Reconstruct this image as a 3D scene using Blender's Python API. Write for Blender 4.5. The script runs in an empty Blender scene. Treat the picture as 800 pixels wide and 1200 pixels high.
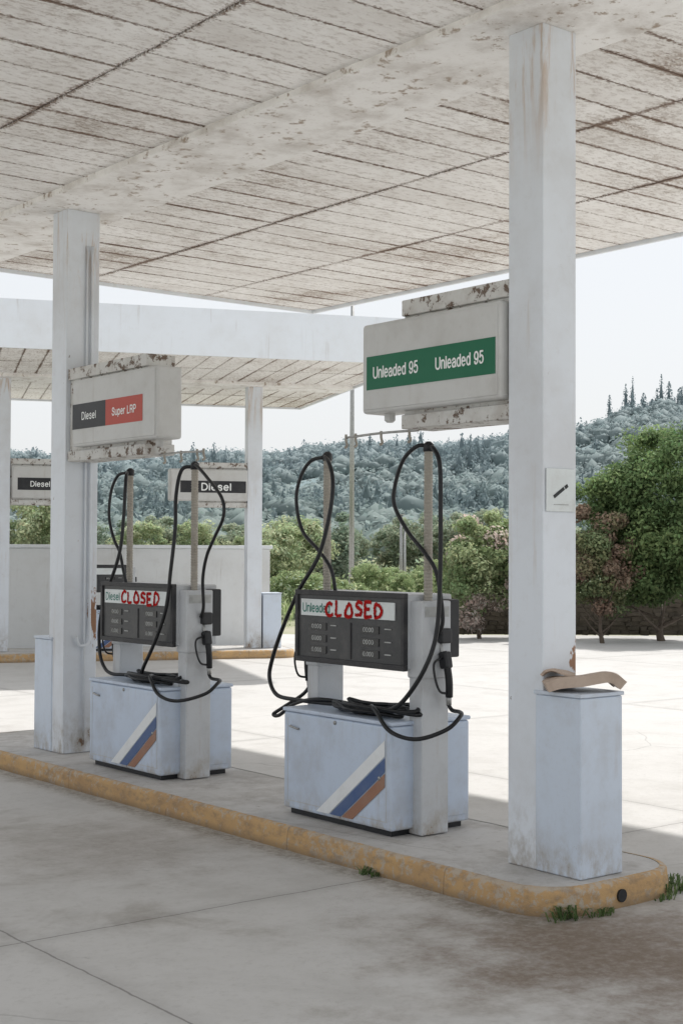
import bpy, bmesh, math, random
import numpy as np
from mathutils import Vector, Matrix, noise
random.seed(7); rng=np.random.default_rng(7)
S=bpy.context.scene
COL=S.collection
S.view_settings.view_transform='Standard'; S.view_settings.look='None'; S.view_settings.exposure=0
GZ=.015   # forecourt level

# ------------------------------------------------------------ node helpers
class NT:
    def __init__(s,name):
        s.m=bpy.data.materials.new(name); s.m.use_nodes=True
        s.t=s.m.node_tree; s.t.nodes.clear()
        s.out=s.n('ShaderNodeOutputMaterial'); s.p=s.n('ShaderNodeBsdfPrincipled')
        s.l(s.p.outputs[0],s.out.inputs[0])
        s.co=s.n('ShaderNodeTexCoord').outputs['Object']
    def n(s,t,**k):
        x=s.t.nodes.new(t)
        for a,b in k.items(): setattr(x,a,b)
        return x
    def l(s,a,b): s.t.links.new(a,b)
    def put(s,v,sock):
        if isinstance(v,(int,float)): sock.default_value=v
        elif isinstance(v,tuple): sock.default_value=v if len(v)==len(sock.default_value) else tuple(v)+(1,)
        else: s.l(v,sock)
    def math(s,op,a,b=0.0,c=0.0,clamp=False):
        x=s.n('ShaderNodeMath',operation=op,use_clamp=clamp)
        s.put(a,x.inputs[0]); s.put(b,x.inputs[1]); s.put(c,x.inputs[2]); return x.outputs[0]
    def mapc(s,sc,loc=(0,0,0)):
        x=s.n('ShaderNodeMapping'); s.l(s.co,x.inputs[0]); x.inputs['Scale'].default_value=sc; x.inputs['Location'].default_value=loc
        return x.outputs[0]
    def noise(s,scale,detail=6,rough=.6,vec=None,dist=0.0):
        x=s.n('ShaderNodeTexNoise'); s.l(vec or s.co,x.inputs['Vector'])
        x.inputs['Scale'].default_value=scale; x.inputs['Detail'].default_value=detail; x.inputs['Roughness'].default_value=rough
        x.inputs['Distortion'].default_value=dist
        return x.outputs['Fac']
    def ramp(s,v,lo,hi,a=0.0,b=1.0):
        x=s.n('ShaderNodeMapRange'); s.l(v,x.inputs[0]); x.inputs[1].default_value=lo; x.inputs[2].default_value=hi
        x.inputs[3].default_value=a; x.inputs[4].default_value=b; x.interpolation_type='SMOOTHSTEP'; return x.outputs[0]
    def mix(s,f,a,b,mode='MIX'):
        x=s.n('ShaderNodeMix',data_type='RGBA',blend_type=mode)
        s.put(f,x.inputs[0]); s.put(a,x.inputs[6]); s.put(b,x.inputs[7]); return x.outputs[2]
    def bump(s,h,strength=.3,dist=.01):
        x=s.n('ShaderNodeBump'); s.l(h,x.inputs['Height']); x.inputs['Strength'].default_value=strength; x.inputs['Distance'].default_value=dist
        s.l(x.outputs[0],s.p.inputs['Normal'])
    def fin(s,col,rough=.6,metal=0.0,spec=.4):
        s.put(col,s.p.inputs['Base Color']); s.put(rough,s.p.inputs['Roughness']); s.p.inputs['Metallic'].default_value=metal
        s.p.inputs['Specular IOR Level'].default_value=spec; return s.m

def weathered(name,base,dirt=(.25,.22,.18),amt=.5,scale=3,rough=.6,metal=0.0,rust=None,rust_lo=.68,rust_hi=.72,rust_scale=9,streak=0.0,streak_col=(.3,.17,.08),spec=.35,bump=.15,seed=0.0,low=None,top=None):
    t=NT(name)
    n1=t.noise(scale,8,.65,t.mapc((1,1,1),(seed,seed*2,0)))
    c=t.mix(t.math('MULTIPLY',t.ramp(n1,.42,.75),amt),base,dirt)
    n2=t.noise(scale*9,5,.7)
    c=t.mix(t.math('MULTIPLY',t.ramp(n2,.5,.8),amt*.5),c,dirt)
    if streak:
        n3=t.noise(1.0,6,.65,t.mapc((13,13,.9),(seed,0,seed)),.3)
        n4=t.noise(2.3,3,.5,t.mapc((1,1,1),(3+seed,1,1)))
        c=t.mix(t.math('MULTIPLY',t.math('MULTIPLY',t.ramp(n3,.54,.74),t.ramp(n4,.45,.65)),streak),c,streak_col)
    if low or top:
        sep=t.n('ShaderNodeSeparateXYZ'); t.l(t.co,sep.inputs[0]); Z=sep.outputs[2]
        n6=t.noise(9,7,.7,t.mapc((1,1,.6),(2,2,5)))
        if low:
            g=t.ramp(Z,low[0],low[1],1.0,0.0)
            c=t.mix(t.math('MULTIPLY',g,t.ramp(n6,.38,.66)),c,(.38,.35,.31))
            c=t.mix(t.ramp(t.math('ADD',n6,t.math('MULTIPLY',g,.10)),.70,.73),c,(.24,.16,.11))
        if top:
            g=t.ramp(Z,top[0],top[1])
            n7=t.noise(1.0,7,.7,t.mapc((9,9,.9),(8,2,1)),.8)
            c=t.mix(t.math('MULTIPLY',g,t.ramp(n7,.50,.64,0.0,.8)),c,(.47,.32,.20))
            e=t.math('MULTIPLY',t.ramp(sep.outputs[0],5.06,5.15),t.ramp(t.math('ABSOLUTE',t.math('SUBTRACT',Z,1.15)),.0,.38,1.0,0.0))
            c=t.mix(t.ramp(t.math('ADD',t.noise(16,7,.7,t.mapc((1,1,.5),(1,1,1))),t.math('MULTIPLY',e,.28)),.70,.76),c,(.30,.16,.09))
    if rust:
        n5=t.noise(rust_scale,8,.72,t.mapc((1,1,1),(seed*3,5,seed)))
        c=t.mix(t.ramp(n5,rust_lo,rust_hi),c,rust)
    t.bump(t.noise(scale*14,5,.7),bump,.004)
    return t.fin(c,t.ramp(n1,.2,.8,rough-.08,rough+.15),metal,spec)

def plain(name,col,rough=.5,metal=0.0,spec=.4,var=.15,scale=20):
    t=NT(name); n=t.noise(scale,5,.6)
    d=tuple(x*(1-var*2) for x in col)
    c=t.mix(t.ramp(n,.35,.75),col,d)
    return t.fin(c,rough,metal,spec)

# ------------------------------------------------------------ materials
M={}
def ceiling_mat(name,jx,pw):
    t=NT(name); sep=t.n('ShaderNodeSeparateXYZ'); t.l(t.co,sep.inputs[0]); X,Y=sep.outputs[0],sep.outputs[1]
    f=t.math('ABSOLUTE',t.math('SUBTRACT',t.math('FRACT',t.math('DIVIDE',Y,pw)),.5))
    edge=t.ramp(f,.38,.5)
    jm=None
    for j in jx:
        d=t.ramp(t.math('ABSOLUTE',t.math('SUBTRACT',X,j)),0.0,.07,1.0,0.0)
        jm=d if jm is None else t.math('MAXIMUM',jm,d)
    edge=t.math('MAXIMUM',edge,jm)
    big=t.noise(.55,6,.62,dist=.5); mid=t.noise(2.2,8,.7,t.mapc((1,1.6,1),(4,2,0)))
    pid=t.math('FLOOR',t.math('DIVIDE',Y,pw)); wn=t.n('ShaderNodeTexWhiteNoise',noise_dimensions='1D'); t.l(pid,wn.inputs['W'])
    c=t.mix(wn.outputs['Value'],(.90,.885,.86),(.82,.80,.77))
    patch=t.ramp(big,.42,.70)
    c=t.mix(t.math('MULTIPLY',t.ramp(mid,.44,.70),.42),c,(.59,.55,.505))
    c=t.mix(t.math('MULTIPLY',patch,.20),c,(.52,.47,.42))
    mot=t.noise(19,9,.84,t.mapc((.7,1.4,1),(3,3,0)))
    c=t.mix(t.math('MULTIPLY',t.ramp(t.math('ADD',mot,t.math('MULTIPLY',patch,.05)),.50,.60),.6),c,(.43,.38,.335))
    sp=t.noise(15,9,.86,t.mapc((.7,1.6,1),(1,7,0)))
    thr=t.math('ADD',sp,t.math('ADD',t.math('MULTIPLY',edge,.055),t.math('MULTIPLY',patch,.125)))
    c=t.mix(t.math('MULTIPLY',t.ramp(thr,.615,.655),.8),c,(.35,.275,.215))
    sp2=t.noise(44,8,.84,t.mapc((.8,1.2,1),(9,7,0)))
    thr2=t.math('ADD',sp2,t.math('ADD',t.math('MULTIPLY',edge,.165),t.math('MULTIPLY',patch,.115)))
    c=t.mix(t.math('MULTIPLY',t.ramp(thr2,.64,.68),.88),c,(.16,.10,.068))
    brk=t.ramp(t.noise(5,5,.6,t.mapc((1,1,1),(2,6,0))),.35,.55,.3,1.0)
    c=t.mix(t.math('MULTIPLY',t.math('MULTIPLY',t.ramp(f,.480,.494),brk),.55),c,(.23,.17,.13))
    t.bump(sp,.3,.004)
    return t.fin(c,.75,0,.2)
M['ceil1']=ceiling_mat('peeling_ceiling_paint',[2.3,3.72,6.47,7.8],.30)
M['ceil2']=ceiling_mat('peeling_ceiling_paint_far',[1.5,4.8],.30)
M['beam']=weathered('beam_plaster',(.86,.845,.82),(.52,.48,.435),.85,3.2,.7,rust=(.38,.31,.25),rust_lo=.565,rust_hi=.64,rust_scale=10)
M['pillar']=weathered('pillar_paint',(.71,.75,.80),(.50,.49,.48),.4,1.6,.42,rust=(.20,.17,.16),rust_lo=.685,rust_hi=.705,rust_scale=11,streak=.4,streak_col=(.47,.39,.31),bump=.08,low=(.1,.6),top=(3.3,4.2))
M['fascia']=weathered('fascia_paint',(.78,.815,.85),(.6,.59,.57),.35,1.2,.5,streak=.45,streak_col=(.47,.44,.41))
M['metalbox']=weathered('blue_white_metal',(.60,.67,.765),(.42,.42,.42),.45,4,.42,rust=(.17,.14,.13),rust_lo=.68,rust_hi=.71,rust_scale=15,streak=.4,streak_col=(.38,.3,.24),bump=.08,low=(0,.25))
M['cab']=weathered('pump_cabinet_paint',(.53,.61,.73),(.34,.34,.35),.45,3,.38,rust=(.14,.13,.13),rust_lo=.68,rust_hi=.71,rust_scale=12,streak=.4,streak_col=(.36,.32,.28),bump=.06,seed=2.1,low=(0,.18))
M['col']=weathered('pump_column_metal',(.53,.55,.57),(.34,.33,.32),.45,5,.38,streak=.4,bump=.06,low=(0,.3))
M['dark']=plain('dark_plastic',(.020,.021,.024),.45)
M['rub']=plain('black_rubber',(.009,.010,.012),.42,var=.1,scale=60)
M['frame']=weathered('display_frame',(.028,.028,.031),(.11,.105,.10),.5,8,.5)
M['disp']=weathered('display_panel',(.042,.044,.047),(.14,.135,.13),.5,5,.35)
M['lcd']=plain('lcd_glass',(.020,.022,.024),.15)
M['white']=weathered('white_label',(.68,.72,.72),(.42,.40,.37),.35,8,.45)
M['digit']=plain('pale_print',(.45,.46,.45),.6)
M['wtext']=plain('white_print',(.84,.86,.85),.5,var=.05)
M['green']=weathered('green_band',(.004,.13,.062),(.02,.14,.08),.4,5,.4)
M['redb']=weathered('red_band',(.45,.062,.042),(.42,.13,.10),.5,5,.4)
M['blackb']=weathered('black_band',(.020,.021,.025),(.07,.07,.07),.5,5,.4)
M['gtext']=plain('teal_print',(.03,.19,.15),.5)
M['graf']=plain('red_spray_paint',(.43,.022,.022),.95,spec=.0,var=.2,scale=60)
M['sign']=weathered('sign_casing',(.57,.575,.565),(.38,.36,.33),.4,3,.45,streak=.5,streak_col=(.36,.31,.27))
M['brk']=weathered('rusty_peeling_bracket',(.62,.62,.60),(.36,.32,.28),.6,5,.7,rust=(.15,.11,.085),rust_lo=.53,rust_hi=.59,rust_scale=14,bump=.5)
M['mast']=weathered('hose_mast_sleeve',(.36,.335,.29),(.2,.17,.14),.5,12,.55)
M['steel']=plain('worn_steel',(.42,.42,.41),.4,.6)
M['sb']=weathered('stripe_blue',(.06,.11,.25),(.18,.21,.28),.5,8,.4)
M['so']=weathered('stripe_orange',(.30,.15,.095),(.32,.23,.18),.5,8,.4)
M['sw']=weathered('stripe_white',(.76,.78,.79),(.56,.56,.54),.4,8,.4)
M['tile']=weathered('clay_cardboard',(.50,.40,.325),(.32,.25,.20),.5,9,.8,bump=.4)
M['stone']=weathered('rubble_stone',(.105,.088,.07),(.04,.035,.028),.8,3,.9,bump=.8)
M['wallw']=weathered('rendered_wall',(.74,.76,.77),(.5,.49,.47),.5,.8,.8,streak=.5,streak_col=(.42,.40,.37))
M['bark']=weathered('bark',(.12,.095,.075),(.06,.05,.04),.8,12,.9,bump=.8)
M['roof']=plain('roof_sheet',(.3,.3,.29),.7)

def kerb_mat():
    t=NT('worn_yellow_kerb'); sep=t.n('ShaderNodeSeparateXYZ'); t.l(t.co,sep.inputs[0])
    n=t.noise(3,9,.72); n2=t.noise(24,7,.72); n3=t.noise(1.2,3,.5)
    c=t.mix(t.ramp(n,.35,.7),(.545,.355,.17),(.41,.265,.14))
    w=t.math('ADD',n2,t.math('MULTIPLY',t.ramp(n3,.4,.7),.10))
    w=t.math('ADD',w,t.ramp(sep.outputs[2],.11,.138,0.0,.09))
    c=t.mix(t.math('MULTIPLY',t.ramp(w,.57,.66),.75),c,(.46,.42,.36))
    c=t.mix(t.math('MULTIPLY',t.ramp(t.noise(11,9,.76,t.mapc((1,1,2),(3,3,3))),.46,.66),.65),c,(.27,.20,.135))
    c=t.mix(t.math('MULTIPLY',t.ramp(sep.outputs[0],5.1,5.4),t.ramp(sep.outputs[1],4.6,4.9)),c,(.44,.43,.41))
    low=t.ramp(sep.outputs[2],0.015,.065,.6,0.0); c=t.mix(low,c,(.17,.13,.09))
    j=t.math('ABSOLUTE',t.math('SUBTRACT',t.math('FRACT',t.math('MULTIPLY',sep.outputs[1],.8)),.5))
    c=t.mix(t.math('MULTIPLY',t.ramp(j,.496,.499),.55),c,(.12,.09,.07))
    t.bump(n2,.7,.01); return t.fin(c,.8,0,.2)
M['kerb']=kerb_mat()

def concrete(name,base,jx=None,jy=None,per=4.6,grime=0.0):
    t=NT(name); sep=t.n('ShaderNodeSeparateXYZ'); t.l(t.co,sep.inputs[0])
    big=t.noise(.35,6,.6,dist=.6); mid=t.noise(1.7,9,.68,dist=.3); fine=t.noise(26,8,.75)
    b2=tuple(x*k for x,k in zip(base,(.76,.75,.73))); b3=tuple(x*1.04 for x in base)
    c=t.mix(t.ramp(big,.3,.7),b3,base)
    c=t.mix(t.math('MULTIPLY',t.ramp(mid,.42,.76),.6),c,b2)
    c=t.mix(t.math('MULTIPLY',t.ramp(fine,.48,.72),.5),c,b2)
    blot=t.noise(.9,8,.68,t.mapc((1,1.3,1),(7.3,1.2,0)),.5)
    lane=t.ramp(sep.outputs[0],4.4,6.5,.62,.14)
    c=t.mix(t.math('MULTIPLY',t.ramp(blot,.52,.72),lane),c,(base[0]*.50,base[1]*.46,base[2]*.41))
    spot=t.noise(6,6,.6,t.mapc((1,1,1),(2,9,0)))
    c=t.mix(t.math('MULTIPLY',t.ramp(spot,.69,.76),.45),c,tuple(x*.4 for x in base))
    if grime:
        gn=t.noise(4.5,8,.7,t.mapc((1,1,1),(6,2,0)),.3); g2=t.noise(16,7,.75,t.mapc((1,1,1),(1,2,0)))
        c=t.mix(t.math('MULTIPLY',t.ramp(gn,.44,.68),grime),c,(.27,.245,.215))
        c=t.mix(t.math('MULTIPLY',t.ramp(g2,.58,.68),grime),c,(.19,.16,.13))
    if jx is not None:
        wob=t.math('MULTIPLY',t.math('SUBTRACT',t.noise(5,4,.6),.5),.03)
        m=None
        for ax,off in ((0,jx),(1,jy)):
            v=t.math('ADD',t.math('SUBTRACT',sep.outputs[ax],off),wob)
            d=t.math('MULTIPLY',t.math('ABSOLUTE',t.math('SUBTRACT',t.math('FRACT',t.math('ADD',t.math('DIVIDE',v,per),.5)),.5)),per)
            k=t.ramp(d,.002,.009,1.0,0.0); halo=t.ramp(d,.0,.11,.22,0.0)
            k=t.math('MAXIMUM',k,halo); m=k if m is None else t.math('MAXIMUM',m,k)
        c=t.mix(t.math('MULTIPLY',m,.7),c,(.12,.11,.10))
        for (cx,cy,r0,sd_,am) in ((4.42,3.85,1.15,1,.9),(4.9,3.6,.9,3,.7),(3.9,6.9,.9,5,.4)):
            px=t.math('SUBTRACT',sep.outputs[0],cx); py=t.math('MULTIPLY',t.math('SUBTRACT',sep.outputs[1],cy),.8)
            rr=t.math('SQRT',t.math('ADD',t.math('MULTIPLY',px,px),t.math('MULTIPLY',py,py)))
            rr=t.math('ADD',rr,t.math('MULTIPLY',t.math('SUBTRACT',t.noise(3,8,.7,t.mapc((1,1,1),(sd_,4,0))),.5),1.8))
            st=t.math('MULTIPLY',t.ramp(rr,.1,r0,1.0,0.0),t.ramp(fine,.3,.6,.65,1.0))
            c=t.mix(t.math('MULTIPLY',st,am),c,(.165,.12,.082))
        kx=t.ramp(t.math('ABSOLUTE',t.math('SUBTRACT',sep.outputs[0],4.55)),.0,.16,1.0,0.0)
        ky=t.ramp(sep.outputs[1],4.2,4.4)
        c=t.mix(t.math('MULTIPLY',t.math('MULTIPLY',kx,ky),t.ramp(fine,.35,.6,.1,.6)),c,(.16,.135,.10))
    vo=t.n('ShaderNodeTexVoronoi',feature='DISTANCE_TO_EDGE'); vo.inputs['Scale'].default_value=.42
    wv=t.n('ShaderNodeMix',data_type='VECTOR'); wv.inputs[0].default_value=.16
    nz=t.n('ShaderNodeTexNoise'); nz.inputs['Scale'].default_value=1.4; nz.inputs['Detail'].default_value=7; t.l(t.co,nz.inputs['Vector'])
    t.l(t.co,wv.inputs[4]); t.l(nz.outputs['Color'],wv.inputs[5]); t.l(wv.outputs[1],vo.inputs['Vector'])
    cr=t.math('MULTIPLY',t.ramp(vo.outputs['Distance'],.0,.0035,1.0,0.0),t.ramp(t.noise(.5,3,.5,t.mapc((1,1,1),(5,5,0))),.52,.6))
    c=t.mix(t.math('MULTIPLY',cr,.35),c,(.15,.14,.13))
    t.bump(fine,.4,.006); return t.fin(c,t.ramp(mid,.3,.8,.62,.85),0,.3)
M['conc']=concrete('forecourt_concrete',(.525,.515,.495),2.67,5.45)
M['isl']=concrete('island_concrete',(.53,.52,.505),grime=.5)
def earth():
    t=NT('dry_grass_earth'); n=t.noise(.4,8,.7); c=t.mix(t.ramp(n,.35,.65),(.26,.29,.16),(.38,.36,.28)); return t.fin(c,.95,0,.1)
M['earth']=earth()
def leafmat(name,tr=.3):
    t=NT(name); a=t.n('ShaderNodeAttribute',attribute_name='Col')
    t.fin(a.outputs['Color'],.65,0,.15)
    if tr:
        tb=t.n('ShaderNodeBsdfTranslucent'); t.l(a.outputs['Color'],tb.inputs[0])
        mx=t.n('ShaderNodeMixShader'); mx.inputs[0].default_value=tr
        t.l(t.p.outputs[0],mx.inputs[1]); t.l(tb.outputs[0],mx.inputs[2]); t.l(mx.outputs[0],t.out.inputs[0])
    return t.m
M['leaf']=leafmat('foliage',.42)
M['far']=leafmat('far_foliage',.35)

# ------------------------------------------------------------ object helpers
def link(o,parent=None):
    COL.objects.link(o)
    if parent: o.parent=parent
    return o
def thing(name,label,cat,loc=(0,0,0),rot=0.0,group=None):
    e=bpy.data.objects.new(name,None); e.empty_display_size=.2; COL.objects.link(e)
    e.location=loc; e.rotation_euler=(0,0,rot); e['label']=label; e['category']=cat
    if group: e['group']=group
    return e
def mesh_obj(name,me,mat,parent=None,smooth=False,bevel=0.0):
    o=bpy.data.objects.new(name,me); 
    for m in (mat if isinstance(mat,(list,tuple)) else [mat]): me.materials.append(m)
    link(o,parent)
    if smooth:
        for p in me.polygons: p.use_smooth=True
    if bevel:
        b=o.modifiers.new('bevel','BEVEL'); b.width=bevel; b.segments=3; b.limit_method='ANGLE'; b.harden_normals=False
    return o
def boxes(name,lst,mat,parent=None,bevel=0.0):
    v=[];f=[]
    for (x0,x1,y0,y1,z0,z1) in lst:
        i=len(v)
        v+=[(x0,y0,z0),(x1,y0,z0),(x1,y1,z0),(x0,y1,z0),(x0,y0,z1),(x1,y0,z1),(x1,y1,z1),(x0,y1,z1)]
        f+=[(i,i+3,i+2,i+1),(i+4,i+5,i+6,i+7),(i,i+1,i+5,i+4),(i+1,i+2,i+6,i+5),(i+2,i+3,i+7,i+6),(i+3,i,i+4,i+7)]
    me=bpy.data.meshes.new(name); me.from_pydata(v,[],f); return mesh_obj(name,me,mat,parent,bevel=bevel)
def catmull(pts,sub=8):
    P=[Vector(p) for p in pts]; P=[P[0]*2-P[1]]+P+[P[-1]*2-P[-2]]; out=[]
    for i in range(1,len(P)-2):
        a,b,c,d=P[i-1],P[i],P[i+1],P[i+2]
        for k in range(sub):
            t=k/sub; out.append(.5*((2*b)+(c-a)*t+(2*a-5*b+4*c-d)*t*t+(3*b-a-3*c+d)*t*t*t))
    out.append(P[-2]); return out
def tube_data(pts,r,seg=10,V=None,F=None):
    V=V if V is not None else []; F=F if F is not None else []
    n=len(pts); base=len(V); prev=None
    for i,p in enumerate(pts):
        d=(pts[min(i+1,n-1)]-pts[max(i-1,0)]).normalized()
        if prev is None:
            a=d.orthogonal().normalized()
        else: a=(prev-d*prev.dot(d)).normalized()
        prev=a; b=d.cross(a); rr=r[i] if isinstance(r,(list,tuple)) else r
        for k in range(seg):
            t=2*math.pi*k/seg; V.append(tuple(p+(a*math.cos(t)+b*math.sin(t))*rr))
    for i in range(n-1):
        for k in range(seg):
            k2=(k+1)%seg; F.append((base+i*seg+k,base+i*seg+k2,base+(i+1)*seg+k2,base+(i+1)*seg+k))
    F.append(tuple(base+k for k in reversed(range(seg)))); F.append(tuple(base+(n-1)*seg+k for k in range(seg)))
    return V,F
def tube(name,pts,r,mat,parent=None,seg=10,sub=8):
    P=catmull(pts,sub) if sub else [Vector(p) for p in pts]
    V,F=tube_data(P,r,seg); me=bpy.data.meshes.new(name); me.from_pydata(V,[],F); return mesh_obj(name,me,mat,parent,smooth=True)
def poly(name,verts,mat,parent=None,thick=.002,nrm=(-1,0,0)):
    n=Vector(nrm)*thick; k=len(verts); V=[tuple(v) for v in verts]+[tuple(Vector(v)+n) for v in verts]
    F=[tuple(range(k)),tuple(reversed(range(k,2*k)))]+[(i,i+k,(i+1)%k+k,(i+1)%k) for i in range(k)]
    me=bpy.data.meshes.new(name); me.from_pydata(V,[],F)
    bm=bmesh.new(); bm.from_mesh(me); bmesh.ops.recalc_face_normals(bm,faces=bm.faces); bm.to_mesh(me); bm.free()
    return mesh_obj(name,me,mat,parent)
FACE=Matrix(((0,0,-1,0),(-1,0,0,0),(0,1,0,0),(0,0,0,1)))
def text(name,s,size,loc,mat,parent,width=None,bold=0.0):
    cu=bpy.data.curves.new('tmp','FONT'); cu.body=s; cu.size=1.0; cu.align_x='LEFT'; cu.extrude=.008; cu.offset=bold/size
    o=bpy.data.objects.new('tmp',cu); COL.objects.link(o); dg=bpy.context.evaluated_depsgraph_get(); dg.update()
    me=bpy.data.meshes.new_from_object(o.evaluated_get(dg)); bpy.data.objects.remove(o)
    xs=[v.co.x for v in me.vertices]; w=max(xs)-min(xs); k=(width/w) if width else size; x0=min(xs)
    for v in me.vertices: v.co.x=(v.co.x-x0)*k; v.co.y*=size; v.co.z*=.1
    me.transform(Matrix.Translation(loc)@FACE); me.name=name; me.materials.clear()
    return mesh_obj(name,me,mat,parent)

# grotesque sign lettering drawn as even-width strokes (cap height 1)
def arc(cx,cy,rx,ry,a0,a1,n=14): return [(cx+rx*math.cos(math.radians(a0+(a1-a0)*i/n)),cy+ry*math.sin(math.radians(a0+(a1-a0)*i/n))) for i in range(n+1)]
def cm(p): return [(v.x,v.y) for v in catmull([(a,b,0) for a,b in p],6)]
GR={
'U':(.66,[[(0,1),(0,.35)]+arc(.33,.33,.33,.33,180,360)+[(.66,.35),(.66,1)]]),
'n':(.48,[[(0,.72),(0,0)],[(0,.42)]+arc(.24,.46,.24,.26,170,0)+[(.48,.4),(.48,0)]]),
'l':(0,[[(0,1),(0,0)]]),
'i':(0,[[(0,.72),(0,0)],[(0,1),(0,.88)]]),
'e':(.50,[[(.02,.38),(.48,.38)],arc(.25,.36,.25,.36,3,318,24)]),
'a':(.46,[arc(.23,.50,.22,.22,165,0,12)+[(.45,.4),(.45,.12),(.50,0)],cm([(.45,.42),(.22,.40),(.04,.32),(.0,.18),(.08,.03),(.22,0),(.38,.06),(.45,.18)])]),
'd':(.50,[[(.50,1),(.50,0)],arc(.25,.36,.25,.36,0,360,24)]),
'p':(.50,[[(0,.72),(0,-.28)],arc(.25,.36,.25,.36,0,360,24)]),
'u':(.48,[[(.48,.72),(.48,0)],[(0,.72),(0,.3)]+arc(.24,.26,.24,.26,180,355)]),
'r':(.28,[[(0,.72),(0,0)],cm([(0,.40),(.06,.60),(.16,.70),(.30,.71)])]),
's':(.42,[cm([(.41,.54),(.34,.69),(.2,.73),(.05,.66),(.03,.50),(.2,.40),(.37,.31),(.42,.17),(.34,.03),(.2,-.01),(.05,.04),(.0,.18)])]),
'D':(.62,[[(0,1),(0,0)],[(0,1),(.22,1)]+arc(.22,.5,.40,.5,88,-88,18)+[(.22,0),(0,0)]]),
'S':(.58,[cm([(.55,.72),(.47,.93),(.29,1),(.1,.93),(.04,.74),(.13,.59),(.3,.52),(.5,.43),(.58,.25),(.48,.06),(.28,0),(.08,.06),(.0,.27)])]),
'L':(.48,[[(0,1),(0,0)],[(-.06,.0),(.48,0)]]),
'R':(.58,[[(0,1),(0,0)],[(0,1),(.34,1)]+arc(.34,.75,.22,.25,88,-88,12)+[(.34,.5),(0,.5)],[(.34,.5),(.52,.36),(.56,0)]]),
'P':(.56,[[(0,1),(0,0)],[(0,1),(.34,1)]+arc(.34,.74,.22,.26,88,-88,12)+[(.34,.48),(0,.48)]]),
'9':(.52,[arc(.26,.68,.26,.32,0,360,22),cm([(.52,.68),(.52,.45),(.44,.12),(.26,0),(.1,.04),(.02,.2)])]),
'5':(.52,[[(.48,1),(.1,1)],[(.1,1.0),(.05,.52)],cm([(.04,.50),(.14,.61),(.27,.65),(.44,.57),(.52,.35),(.45,.1),(.25,0),(.08,.05),(.0,.2)])]),
' ':(.18,[])}
def lettering(s,cap,loc,mat,parent,width,weight=.135):
    adv=0; pos=[]
    for ch in s: pos.append(adv); adv+=GR[ch][0]+.26
    tot=adv-.26; k=width/tot; V=[];F=[]; li=0
    for ch,p0 in zip(s,pos):
        for st in GR[ch][1]:
            P=[Vector(((p0+a)*k,b*cap)) for a,b in st]; n=len(P); closed=(P[0]-P[-1]).length<1e-4; li+=1; b0=len(V)
            w=weight*cap/2
            for i,p in enumerate(P):
                if closed and i in (0,n-1): d=(P[1]-P[n-2]).normalized()
                else: d=(P[min(i+1,n-1)]-P[max(i-1,0)]).normalized()
                q=Vector((-d.y,d.x))*w; e=p-d*w*.5*(1 if i==0 and not closed else 0)+d*w*.5*(1 if i==n-1 and not closed else 0)
                for sg in (1,-1):
                    c=e+q*sg; V.append((loc[0]-li*.00006,loc[1]-c.x,loc[2]+c.y))
            for i in range(n-1): F.append((b0+2*i,b0+2*i+1,b0+2*i+3,b0+2*i+2))
    me=bpy.data.meshes.new('lettering'); me.from_pydata(V,[],F); return mesh_obj('lettering',me,mat,parent)

# ------------------------------------------------------------ canopy
def canopy(label,loc,rot,x0,x1,y0,y1,zc,ztop,beam,jx,ceilmat,pillars,pz,sun=True):
    c=thing('canopy',label,'canopy',loc,rot)
    pw=.30; L=[]; xs=[x0]+jx+[x1]
    k0=math.ceil(y0/pw); k1=math.floor(y1/pw)
    ys=[y0]+[k*pw for k in range(k0,k1+1)]+[y1]
    for i in range(len(xs)-1):
        for j in range(len(ys)-1):
            if ys[j+1]-ys[j]<.02: continue
            dz=random.uniform(-.003,.003)
            L.append((xs[i]+.008,xs[i+1]-.008,ys[j]+.003,ys[j+1]-.003,zc+dz,zc+.03+dz))
    boxes('ceiling',L,ceilmat,c)
    boxes('beam',[(beam[0],beam[1],y0+.05,y1-.05,pz,zc+.02)],M['beam'],c,.006)
    boxes('roof',[(x0+.02,x1-.02,y0+.02,y1-.02,zc+.05,ztop-.1)],M['roof'],c)
    boxes('fascia',[(x0-.03,x0,y0,y1,zc-.03,ztop),(x1,x1+.03,y0,y1,zc-.03,ztop),(x0-.03,x1+.03,y0-.03,y0,zc-.03,ztop),(x0-.03,x1+.03,y1,y1+.03,zc-.03,ztop)],M['fascia'],c)
    for (px,py,w) in pillars:
        boxes('pillar',[(px-.115,px+w,py-.115,py+.115,.14,pz+.001)],M['pillar'],c,.006)
    return c
c1=canopy('flat white forecourt canopy with rusty peeling plank ceiling',(0,0,0),0,.7,9.17,1.9,12.04,4.20,4.66,(4.66,5.40),[2.3,3.72,6.47,7.8],M['ceil1'],[(5.035,4.775,.115),(5.035,9.565,.155)],4.16)
R2=math.radians(67.3); O2=(7.74,16.59,0)
c2=canopy('second flat white canopy with deep fascia and stained ceiling',O2,R2,0,6.45,-5.47,6.0,4.2,4.79,(2.85,3.55),[1.5,4.8],M['ceil2'],[(3.2,-3.93,.115),(3.2,-.15,.115)],4.15)

tube('conduit',[(5.12,9.43,3.9),(5.12,9.43,2.6),(5.12,9.43,1.3),(5.12,9.43,1.05),(5.11,9.42,.95),(5.04,9.425,.93),(5.01,9.43,1.0)],.011,M['pillar'],c1,8,6)
tube('conduit',[(5.08,9.435,3.9),(5.08,9.435,2.2),(5.08,9.435,.2)],.008,M['pillar'],c1,8,2)

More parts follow.
